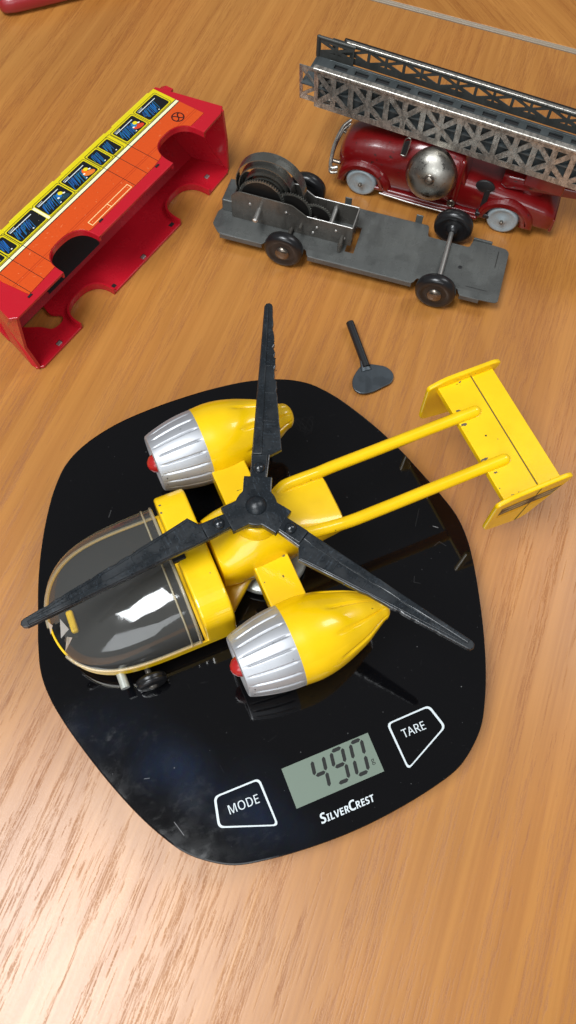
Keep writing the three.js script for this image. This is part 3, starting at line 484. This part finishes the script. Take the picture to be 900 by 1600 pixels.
  const door = (a, b) => { L2([[a, -42.4], [a, Z1]], 0.28, INK); L2([[b, -42.4], [b, Z1]], 0.28, INK); L2([[(a + b) / 2, -42.4], [(a + b) / 2, Z1]], 0.28, INK); L2([[a, -42.4], [b, -42.4]], 0.28, INK); };
  DOORS.forEach(([a, b]) => door(a, b)); R4(WHITE_DIV[0], WHITE_DIV[1], -41, -30, CREAM);
  L2([[-7.6, -12.2], [24, -12.2], [24, -9.2], [-7.6, -9.2], [-7.6, -12.2]], 0.42, 'rgb(245,214,150)'); L2([[7.6, -12.2], [7.6, -9.2]], 0.42, 'rgb(245,214,150)');
  g.fillStyle = 'rgb(245,214,150)'; for (const x of [-6, 6, 9.4, 22.4]) g.fillRect(px(x), pz(-10.8), 4, 4);
  // ring emblem with a double loop
  const ex = px(78.5), ez = pz(-20.2); g.strokeStyle = 'rgb(60,12,10)'; g.lineWidth = 0.75 * k; g.beginPath(); g.arc(ex, ez, 3.3 * k, 0, 7); g.stroke();
  g.beginPath(); g.moveTo(ex - 2.8 * k, ez + 1.4 * k); g.bezierCurveTo(ex, ez + 3 * k, ex + 0.6 * k, ez - 3.2 * k, ex + 2.8 * k, ez - 1.2 * k); g.stroke();
  g.beginPath(); g.moveTo(ex - 1.8 * k, ez - 2.4 * k); g.bezierCurveTo(ex + 0.4 * k, ez - 2 * k, ex - 0.6 * k, ez + 2 * k, ex + 1.8 * k, ez + 2.4 * k); g.stroke();
  for (let i = 0; i < 260; i++) { const v = rnd(); g.fillStyle = v < 0.5 ? 'rgba(250,210,170,0.8)' : 'rgba(70,20,10,0.7)'; g.fillRect(rnd() * CW, rnd() * CH, rr(1, 5), rr(1, 3)); }
  for (let i = 0; i < 26; i++) { const x = rr(X0, X1), z = rr(-26, -8), a = rr(0, 6); L2([[x, z], [x + rr(0.5, 3) * Math.cos(a), z + rr(0.3, 1.5) * Math.sin(a)]], rr(0.08, 0.2), 'rgba(252,190,140,0.8)'); }
  const lt = finish(new THREE.CanvasTexture(c), true); lt.repeat.set(1000 / (X1 - X0), 1000 / (Z1 - Z0)); lt.offset.set(-X0 / (X1 - X0), 1 + Z0 / (Z1 - Z0));
  const edgeLine = [[X0 + 3, -44.6], [-60.4, -22], [-58.6, -6.6], [-38.6, -7.6], ...archPts(-25, 14.1, 14.6, -2.2).reverse().filter((p) => p[1] < -8.2), [-9.6, -8], [42.4, -8.6], [49.2, -9.6], ...archPts(64, 14.1, 16.1, -2.2).reverse().filter((p) => p[1] < -10.2), [78.6, -10.6], [89.2, -10.6], [88.2, -44.6]];
  obj('printed_panel', plate(shapeOf(edgeLine), 45.45, 0.42, 0.1), phy({ map: lt, roughness: 0.27, clearcoat: 0.4, clearcoatRoughness: 0.15, bumpMap: peel(20), bumpScale: 0.0001 }), B);
  obj('dark_opening_sheet', wallZY(shapeOf([[-29.2, 3.9], [-36.9, 12.6], [-43.4, 22.4], [-43.8, 22.0], [-37.4, 12.2], [-29.8, 3.5]]), -33, 43), M.blackSoft, B);  // black sheet added to paint the shaded opening inside the roof
  const yelTrim = std({ color: lin(0.72, 0.6, 0.02), roughness: 0.4 });
  for (const [a, b] of [[10, 46], [-30, 4], [52, 84], [-60, -36]]) obj('roof_trim', box(a, b, 43.6, 45.35, -45.5, -44.4, 0.4), yelTrim, B);
  // slots and bent tin tabs along the open edge
  for (const [x, z, tab] of [[88, -11.5, 1], [46, -6, 0], [18, -5, 1], [-8, -5.4, 0], [-54, -5.5, 1]]) {
    obj('slot', box(x - 1.6, x + 1.6, 1.7, 1.86, z - 1.1, z + 1.1, 0), M.black, B);
    if (tab) obj('tin_tab', box(x - 1.9, x + 0.9, 1.88, 2.7, z - 0.3, z + 1.7, 0.2), M.edge, B);
  }
  for (const [x, z] of [[-2.6, -8], [-59, -5.8], [43.6, -7.6]]) obj('slot', box(x - 1.3, x + 1.3, 44.9, 45.52, z - 0.5, z + 0.5, 0), M.black, B);
}

// ------------------------------------------------------------------ tin chassis with clockwork
{
  const C = thing('toy_chassis', 'grey tin toy chassis with black wheels and an open clockwork motor', 'toy chassis', [45, 0, -196], -13.5);
  const base = [[-90, -11], [-88.5, -14], [-86, -36.5], [-60, -38.6], [-58.5, -34], [-35, -34], [-33.5, -38.8], [28.5, -38.4], [29.5, -30.6], [53.6, -30.2], [55, -35.8], [66, -35.8], [74, -35.2], [76, -33], [76.2, 2.6], [74.6, 4], [66, 4.4], [54.5, 4.4], [53, 0.4], [30, 0.4], [28.6, 4.4], [-32.5, 4.4], [-34, 0.2], [-57, 0.2], [-58.5, 4.2], [-85, 3.6], [-90, -2]];
  const pl = obj('floor_plate', [plate(shapeOf(roundPoly(base, 1.4), [rect(-13, -8, -25, -5.4)]), 9.2, 0.7, 0.2), box(-32, 28, 5.6, 9, 3.9, 4.6, 0.2), box(-84, -59, 5.8, 9, 3.4, 4.1, 0.2), box(55, 66, 6, 9, 3.9, 4.6, 0.2), box(-33, 28, 5.6, 9, -38.9, -38.2, 0.2), box(-85, -61, 5.8, 9, -38.2, -37.5, 0.2), box(54.8, 65.6, 6.5, 10.4, -37.2, -36, 0.3)], M.tin, C);
  obj('rivet_hole', lathe([[0, 9.26], [1.2, 9.26], [1.25, 9]]).translate(51.6, 0, -14.4), M.black, pl);
  for (const x of [-20, 22]) obj('bent_tab', box(x - 2, x + 2, 8, 14.5, -39.6, -38.9, 0.3), M.tin, pl);
  obj('bent_tab', box(-88, -80, 9, 17, -30, -13, 0.8).rotateZ(0), M.tin, pl);
  obj('crease_line', box(57, 69, 9.1, 9.26, -2.6, -2.3, 0), M.dark, pl); obj('crease_line', box(70, 70.4, 9.1, 9.26, -32, -20, 0), M.dark, pl);
  function wheel(x, z, s, cap) {
    const w = obj('wheel', lathe([[0, -3.3], [5, -3.3], [6.2, -2.4], [7.2, -3.1], [9.2, -3.4], [10.8, -2.2], [11.2, 0], [10.8, 2.2], [9.2, 3.4], [7.2, 3.1], [6.2, 2.4], [5, 3.1], [0, 3.1]], 'z', 56).translate(x, 11.2, z), M.tyre, C);
    if (cap) obj('hub_cap', lathe([[0, 1.9], [2, 1.8], [3.6, 1.1], [4.2, 0], [4.2, -1]], 'z', 32).scale(1, 1, s).translate(x, 11.2, z + 3.4 * s), M.hubcap, w);
    else obj('hub_boss', lathe([[0, 2.4], [2.6, 2.2], [3.2, 0], [4.4, -0.6]], 'z', 24).scale(1, 1, -s).translate(x, 11.2, z - 3.3 * s), M.tyre, w);
  }
  wheel(41.8, 7.5, 1, true); wheel(41.8, -40.5, -1, false); wheel(-45.5, 5.4, 1, true); wheel(-45.5, -41, -1, false);
  obj('axle', [rod([41.8, 11.2, -38], [41.8, 11.2, 6], 1.35)], M.edge, C);
  obj('axle', rod([-45.5, 11.2, -40], [-45.5, 11.2, 6], 1.2), M.steel, C);
  // clockwork: two side plates, end plate, gears, spring
  const wallShape = () => roundPoly([[-81, 9.2], [-81, 25], [-77, 29], [-46, 28.4], [-37, 22.6], [-10.8, 22.4], [-10.8, 9.2]], [0.5, 1, 2, 2, 2, 1, 0.5]);
  const motor = obj('motor_frame', [wallXY(wallShape(), -10.6, 0.7, 0.2), wallXY(wallShape(), -26, 0.7, 0.2), box(-11.4, -10.7, 9.3, 22.4, -25.3, -10.6, 0.2), box(-81, -80.3, 9.3, 22, -25.3, -10.6, 0.2)], M.steel, C);
  obj('motor_edge', [rod([-11, 22.45, -25.6], [-11, 22.45, -10.3], 0.35), rod([-37, 22.65, -10.3], [-11, 22.45, -10.3], 0.35), rod([-37, 22.65, -25.7], [-11, 22.45, -25.7], 0.35), rod([-46, 28.4, -25.7], [-37, 22.65, -25.7], 0.35), rod([-60, 28.6, -25.7], [-46, 28.4, -25.7], 0.35)], M.edge, motor);
  obj('rivet', [[-70, 22], [-49, 22.4], [-31, 17], [-20, 18], [-15, 14], [-33, 12.4]].map(([x, y]) => ball(x, y, -9.8, 0.9, 1, 1, 0.6)), M.edge, motor);
  obj('winding_post', [rod([-64.5, 19.5, -22], [-64.5, 19.5, -1.6], 1.5), box(-65.5, -63.5, 18.6, 20.4, -2.6, -1, 0.3)], M.edge, motor);
  obj('lever_pin', [rod([-16, 15, -10], [-16, 15, -3.6], 1.2), rod([-16, 15, -4.4], [-16, 9.8, -4.4], 1.3), rod([-40, 16, -10], [-40, 16, -6.4], 1.1)], M.steel, motor);
  function gear(x, y, z, r, n, th) {
    const p = []; for (let i = 0; i < n; i++) for (const [f, q] of [[0, 0.92], [0.25, 1], [0.5, 1], [0.75, 0.92]]) { const a = 2 * PI * (i + f) / n; p.push([x + r * q * Math.cos(a), y + r * q * Math.sin(a)]); }
    const gg = obj('gear', wallXY(shapeOf(p), z, th, 0.1), M.dark, motor); obj('gear_teeth', wallXY(shapeOf(p.map(([a, b]) => [x + (a - x) * 1.005, y + (b - y) * 1.005]), [Array.from({ length: 48 }, (_, i) => [x + r * 0.88 * Math.cos(2 * PI * i / 48), y + r * 0.88 * Math.sin(2 * PI * i / 48)])]), z - 0.06, th + 0.12, 0), M.spring, gg);
    obj('gear_arbor', [rod([x, y, z - 3], [x, y, z + 3], 1.3)], M.steel, gg);
  }
  gear(-64.5, 23.5, -14.4, 13.2, 52, 0.9); gear(-47, 20.5, -15.4, 11.4, 46, 0.9); gear(-33.5, 17, -17, 9.6, 40, 0.9); gear(-47, 20.5, -12.6, 4.4, 14, 1.2);
  obj('cross_bar', [rod([-24, 19, -26], [-24, 19, -10.6], 1.3)], M.edge, motor);
  // mainspring: a coiled steel ribbon that stands proud of the frame
  const rib = (f, z0, z1, n) => { const pos = []; const P3 = (t, z, o) => { const [x, y] = f(t); const [x2, y2] = f(t + 0.001); const l = Math.hypot(x2 - x, y2 - y) || 1; return [x + o * (y2 - y) / l, y - o * (x2 - x) / l, z]; }; const q = (a, b, c, d) => pos.push(...a, ...b, ...c, ...b, ...d, ...c); for (let i = 0; i < n; i++) { const a = i / n, b = (i + 1) / n, o = 0.22; q(P3(a, z0, o), P3(b, z0, o), P3(a, z1, o), P3(b, z1, o)); q(P3(b, z0, -o), P3(a, z0, -o), P3(b, z1, -o), P3(a, z1, -o)); q(P3(a, z1, o), P3(b, z1, o), P3(a, z1, -o), P3(b, z1, -o)); q(P3(b, z0, o), P3(a, z0, o), P3(b, z0, -o), P3(a, z0, -o)); } const gg = new THREE.BufferGeometry(); gg.setAttribute('position', new THREE.Float32BufferAttribute(pos, 3)); return toCreasedNormals(gg, 0.5); };
  const turns = (cx, cy, r0, r1, a0, a1) => (t) => { const a = mix(a0, a1, t), r = mix(r0, r1, t); return [cx + r * Math.cos(a), cy + r * Math.sin(a)]; };
  obj('mainspring', [rib(turns(-62.5, 27.6, 21.4, 17.2, -0.45, 3.9), -23.6, -17.2, 70), rib(turns(-64.5, 26, 16.6, 14, -0.3, 3.6), -23.8, -17.6, 60), rib(turns(-64, 24, 13.4, 5, 0.3, 20), -23.4, -17.4, 240)], M.spring, motor);
}

// ------------------------------------------------------------------ red fire engine with ladder
{
  const F = thing('toy_fire_engine', 'dark red tin fire engine with silver bell and lattice ladder', 'toy fire engine', [80, 0, -245], -15.2);
  const ZC = -19;
  const st = [[-57, 6, 12, 20, 2], [-56, 11, 8, 25, 2.4], [-53, 14, 7, 29, 2.6], [-46, 15, 6.5, 32.5, 2.6], [-36, 15.6, 6, 34.6, 2.6], [-24, 16, 6, 36, 2.8], [-18, 16.2, 6, 39, 3], [-11, 16.2, 6, 41, 3.2], [8, 16.2, 6, 41.3, 3.4], [15, 16, 6, 40, 3.2], [17.5, 15.6, 6, 34, 3.6], [19, 15.4, 6, 27, 4], [40, 15.4, 6, 25.5, 4], [66, 15.4, 6, 22, 4], [71, 15, 6, 19.5, 4], [72.5, 14, 7, 18, 4]];
  const body = obj('body', [loft(st.map(([x, hw, yb, yt, e]) => ringX(x, ZC, hw, yb, yt, e, 44, 6)), { crease: 0.7 }), box(-27, 31, 4.6, 7, -37.8, -0.2, 1), box(-34, 36, 6.6, 8.8, -4.6, -0.9, 1)], M.truck, F);
  function fender(x, s) {
    const z0 = s > 0 ? -8.5 : -38, z1 = s > 0 ? -0.2 : -29.5; const a = [];
    for (let i = 0; i <= 24; i++) { const t = PI * i / 24; a.push([x + 16.5 * Math.cos(t) * (1 + 0.08 * Math.cos(t)), 6 + 16.4 * Math.sin(t) ** 0.85]); }
    const hole = []; for (let i = 0; i <= 20; i++) { const t = PI * i / 20; hole.push([x + 10 * Math.cos(t), 5.9 + 12 * Math.sin(t)]); }
    const sh = shapeOf([...a, [x - 10, 6], ...hole.reverse().slice(1, -1), [x + 10, 6]]);
    return obj('fender', ext(sh, z1 - z0, 3.6, 5).translate(0, 0, z0), M.truck, F);
  }
  for (const x of [-40, 45]) for (const s of [1, -1]) {
    fender(x, s);
    const z = s > 0 ? -2.6 : -35.4, w = obj('wheel', lathe([[0, -2.6], [8, -2.6], [9, -1.6], [9.1, 0.6], [8.4, 1.8], [7.4, 2], [6.6, 1.5], [5, 1.1], [2.6, 1.3], [1.6, 2.2], [0, 2.3]], 'z', 48).scale(1, 1, s).translate(x, 9.1, z), M.wheelGrey, F);
    obj('axle_end', [rod([x, 9.1, z], [x, 9.1, z + 3.6 * s], 0.9), ball(x, 9.1, z + 3.5 * s, 1)], M.hubcap, w);
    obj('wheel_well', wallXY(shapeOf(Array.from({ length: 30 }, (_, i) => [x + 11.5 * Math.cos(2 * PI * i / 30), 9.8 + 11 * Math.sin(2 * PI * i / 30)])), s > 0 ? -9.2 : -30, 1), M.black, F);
  }
  obj('worn_sill', [tube([[-28, 6.2, -0.1], [-10, 5.6, 0.3], [12, 5.4, 0.3], [27, 6, 0.1]], 0.5, 40, 8)], M.edge, body);
  // rear turntable deck that narrows towards the front
  obj('rear_deck', [loft([[38, 26, 33.6, 10.4], [41, 25, 34.6, 11.6], [60, 27, 34.8, 11], [84, 29, 35, 10.2], [104, 30, 35, 9.6], [106, 30.6, 34.6, 9]].map(([x, yb, yt, hw]) => ringX(x, ZC, hw, yb, yt, 7, 40)), { crease: 0.5 }), rod([55, 20, ZC], [55, 29, ZC], 9)], M.truck, F);
  // bumper: a bent strip that hangs in front
  const bp = obj('bumper', [tube([[-55, 12, -1.5], [-58.6, 11.6, -0.4], [-60, 12.4, -4], [-61.4, 14, -14], [-61.4, 15, -22], [-60.6, 15.6, -31], [-58, 15.8, -37]], 1.0, 60, 8).scale(1, 1, 1), tube([[-55, 15.4, -1.5], [-58.4, 14.6, -0.6], [-60, 15, -4], [-61.4, 17, -14], [-61.4, 18, -22], [-60.6, 18.4, -31], [-58, 18.4, -37]], 1.1, 60, 8)], M.ladder, F);
  obj('bumper_bracket', [rod([-55, 14, -7], [-61, 14.2, -7], 1.2)], M.hubcap, bp); obj('bumper_bracket', rod([-55, 14, -31], [-61, 15.4, -31], 1.2), M.hubcap, bp);
  // bell: a metal dome on the side of the cab
  const bq = (g) => g.scale(1.0, 1.0, 1.0).rotateX(-R(20)).translate(-0.8, 27.2, -1.5);
  const bell = obj('bell', [bq(lathe([...Array.from({ length: 21 }, (_, i) => [14.8 * Math.sin(i / 20 * PI / 2) ** 0.92, -2.2 + 9.6 * Math.cos(i / 20 * PI / 2) ** 0.9]), [15, -2.8], [14, -3], [13, 0], [10, 3.4], [6, 5.6], [0, 6.4]], 'z', 64))], M.bell, F);
  obj('bell_nut', [bq(lathe([[0, 9], [1.7, 9], [2.1, 8.4], [2.1, 7.5], [3.2, 7.2]], 'z', 20)), bq(rod([0, 0, -8], [0, 0, 7], 1.3))], M.hubcap, bell);
  // cab slots, crank lever and small fittings
  obj('window_slot', [wallXY(roundPoly([[-20, 34.2], [-17.4, 35], [-16.6, 44], [-19, 43]], 0.9), -3.6, 0.9).rotateX(0)], M.black, body);
  obj('slot_rim', [tube([[-20.2, 34, -2.9], [-17.2, 34.6, -2.7], [-16.4, 44.4, -4], [-19.2, 43.4, -4], [-20.2, 34, -2.9]], 0.35, 40, 6)], M.bell, body);
  obj('crank_lever', [box(30.5, 33.6, 8, 26, -4.6, -2.8, 0.8), lathe([[0, 1], [4.6, 0.8], [5, 0], [4.6, -0.8], [0, -1]], 'z', 28).scale(1.1, 0.8, 1).translate(30, 27, -3.8), box(29, 38, 7.4, 10.4, -4.4, -0.6, 0.9)], M.black, F);
  obj('side_pillar', box(13.4, 16.6, 8, 40, -5.6, -2.4, 1.4), M.truck, body);
  obj('key_socket', [lathe([[1.3, 0], [1.4, 1], [2.3, 1], [2.4, 0]], 'z', 20).translate(14, 11, -2), lathe([[0, 0.4], [1.3, 0.4]], 'z', 16).translate(14, 11, -1.9)], M.hubcap, body);
  obj('rear_plate', box(72, 73.6, 6, 15, -33, -5, 0.5), M.truck, body);
  // ladder: stamped channel with slotted floor and lattice sides
  const L = new THREE.Group(); const LX0 = -74, LX1 = 128, LH = 18.4, LW = 25;
  const FY = 7;
  const lad = obj('ladder', (() => {
    const holes = []; for (let x = LX0 + 4; x < LX1 - 9; x += 12.3) holes.push(rect(x, x + 7.8, -9, -5.6).reverse());
    return [plate(shapeOf(rect(LX0 - 8, LX1, -LW / 2 + 0.4, LW / 2 - 0.4), holes), FY, 0.7), plate(shapeOf(rect(LX0, LX1, -LW / 2 + 0.6, LW / 2 - 2.4)), -5.2, 0.7), box(LX0, LX1, FY - 0.2, FY + 0.55, -LW / 2 + 1.9, -LW / 2 + 2.3, 0.2), box(LX0 + 0.5, LX1, -5, 17, LW / 2 - 3.8, LW / 2 - 3.2, 0.2)];
  })(), M.ladderBlue, F);
  obj('slot_shade_plate', box(LX0 - 7, LX1, FY - 2, FY - 1.3, -LW / 2 + 0.6, LW / 2 - 4, 0), M.blackSoft, lad);  // black plate added under the floor so its slots look shaded
  lad.position.set(0, 0.0482, (ZC + 1.2) / 1000); lad.rotation.y = R(-4.6);
  const tri = (a, b, c, d) => { const P3 = [a, b, c].map((p) => new THREE.Vector2(...p)), out = []; for (let i = 0; i < 3; i++) { const p = P3[i], q = P3[(i + 1) % 3], s = P3[(i + 2) % 3]; const u = q.clone().sub(p).normalize(), v = s.clone().sub(p).normalize(), bis = u.clone().add(v).normalize(), sn = Math.sqrt((1 - u.dot(v)) / 2); out.push(p.clone().addScaledVector(bis, d / sn)); } return out.map((p) => [p.x, p.y]); };
  function side(x0, x1, h, per, w) {
    const holes = [];
    for (let x = x0 + 1; x + per <= x1; x += per) { const m = x + per / 2, c = h / 2, b = 2.6, t = h - 1.4; for (const q of [[[x, b], [m, c + 0.4], [x, t]], [[x + per, b], [x + per, t], [m, c + 0.4]], [[x, t], [m, c], [m, t]], [[m, t], [m, c], [x + per, t]], [[x, b], [m, b], [m, c]], [[m, b], [x + per, b], [m, c]]]) { const s = tri(...q, w); const ar = (s[1][0] - s[0][0]) * (s[2][1] - s[0][1]) - (s[2][0] - s[0][0]) * (s[1][1] - s[0][1]); const ao = (q[1][0] - q[0][0]) * (q[2][1] - q[0][1]) - (q[2][0] - q[0][0]) * (q[1][1] - q[0][1]); if (ar * ao > 0 && Math.abs(ar) > 1) holes.push(ar > 0 ? s.reverse() : s); } }
    return shapeOf(rect(x0, x1, 0, h), holes);
  }
  const bend = (g, z0, sgn) => { const p = g.attributes.position; for (let i = 0; i < p.count; i++) { const y = p.getY(i), q = 1 - clamp((y + 6) / (LH + 6)); p.setZ(i, p.getZ(i) - sgn * 2.6 * q * q); } g.computeVertexNormals(); return g; };
  obj('side_lattice', [bend(wallXY(side(LX0, LX1, LH + 6, 20.4, 1.5), LW / 2 + 0.6, 0.6).translate(0, -6, 0), 0, 1)], M.ladder, lad);
  obj('side_lattice', [wallXY(side(LX0, LX1, LH - FY, 20.4, 0.8), -LW / 2 - 1, 0.6).translate(0, FY, 0)], M.ladderDark, lad);
  obj('top_rail', [box(LX0 - 1, LX1, LH - 1, LH + 1.2, LW / 2 - 1.6, LW / 2 + 2.1, 0.8), box(LX0 - 2, LX1, LH - 3.2, LH - 1.8, LW / 2 - 2.4, LW / 2 - 0.9, 0.5)], M.ladder, lad);
  obj('top_rail', [box(LX0 + 8, LX1, LH - 0.6, LH + 0.8, -LW / 2 - 1.4, -LW / 2 + 0.4, 0.5)], M.ladder, lad);
  obj('rail_back', [box(LX0 + 6, LX1, LH - 2, LH + 0.6, -LW / 2 - 3.6, -LW / 2 - 1.5, 0.8)], M.dark, lad);
  // inner ladder that sticks out at the front
  obj('inner_lattice', [bend(wallXY(side(LX0 - 9.5, LX0 + 11.9, LH + 3.6, 20.4, 0.9), LW / 2 - 1.4, 0.6).translate(0, -5, 0), 0, 1)], M.ladder, lad);
  obj('inner_lattice', [wallXY(side(LX0 - 8, LX0 + 13.4, LH - FY - 0.6, 20.4, 0.8), -LW / 2 + 0.6, 0.6).translate(0, FY, 0), rod([LX0 - 7.6, FY, -LW / 2 + 0.8], [LX0 - 7.6, LH, -LW / 2 + 0.8], 1.2), rod([LX0 - 8, LH - 0.4, -LW / 2 + 0.8], [LX0 + 14, LH - 0.4, -LW / 2 + 0.8], 0.9)], M.ladderDark, lad);
  obj('cradle', box(-12, 6, -9, -6, -9, 9, 0.6), M.truck, lad); obj('cradle', box(50, 72, -16, -6, -8, 8, 1), M.truck, lad);
}

// ------------------------------------------------------------------ winding key and the red handle at the edge
{
  const K = thing('winding_key', 'small dark steel winding key lying on the table behind the scale', 'winding key', [47.6, 0, -133], 0);
  const dir = new THREE.Vector3(-9.2, 1.4, -26.6).normalize(), at = (l) => [dir.x * l, 2.9 + dir.y * l * 0.4, dir.z * l];
  obj('shaft', [rod(at(-1), at(28.5), 2.15, 2.15, 20), rod(at(28.45), at(28.6), 1.2, 1.2, 12)], M.black, K);
  obj('seam', [rod([at(0)[0] + 0.7, at(0)[1] + 2.02, at(0)[2]], [at(28)[0] + 0.7, at(28)[1] + 2.02, at(28)[2]], 0.2, 0.2, 6)], M.key, K);
  const bow = smoothPoly([[-1.6, -1], [1.8, -1.6], [6, -1.4], [11, -0.4], [14.6, 3.6], [14, 8.6], [9, 12.4], [3, 16], [-2.6, 17], [-6, 14.6], [-7, 10], [-5.4, 4.6]], 90);
  obj('bow', [plate(shapeOf(bow), 2.5, 1.3, 0.4), loft([ringX(-3, 0, 2, 1, 4.6, 2), ringX(3, 0, 3.2, 1, 3.2, 2.4)]).rotateY(-R(70)).translate(-0.4, 0, 0)], M.key, K);
}
{
  const Q = thing('tool_handle', 'dark red rounded grip just in view at the top left edge of the table', 'tool handle', [-189, 0, -398.5], 27);
  obj('grip', [loft([[-12, 2, 5, 7], [-11.4, 5, 2, 10], [-9, 7.4, 0.8, 12], [-2, 8.8, 0.2, 13], [20, 9.4, 0.2, 13.5], [80, 9, 0.2, 13.5], [110, 7, 0.2, 12]].map(([x, hw, yb, yt]) => ringX(x, -6, hw, yb, yt, 2.4)), { crease: 0.8 })], phy({ color: lin(0.3, 0.015, 0.02), roughness: 0.4, clearcoat: 0.3 }), Q);
}

renderer.render(scene, camera);
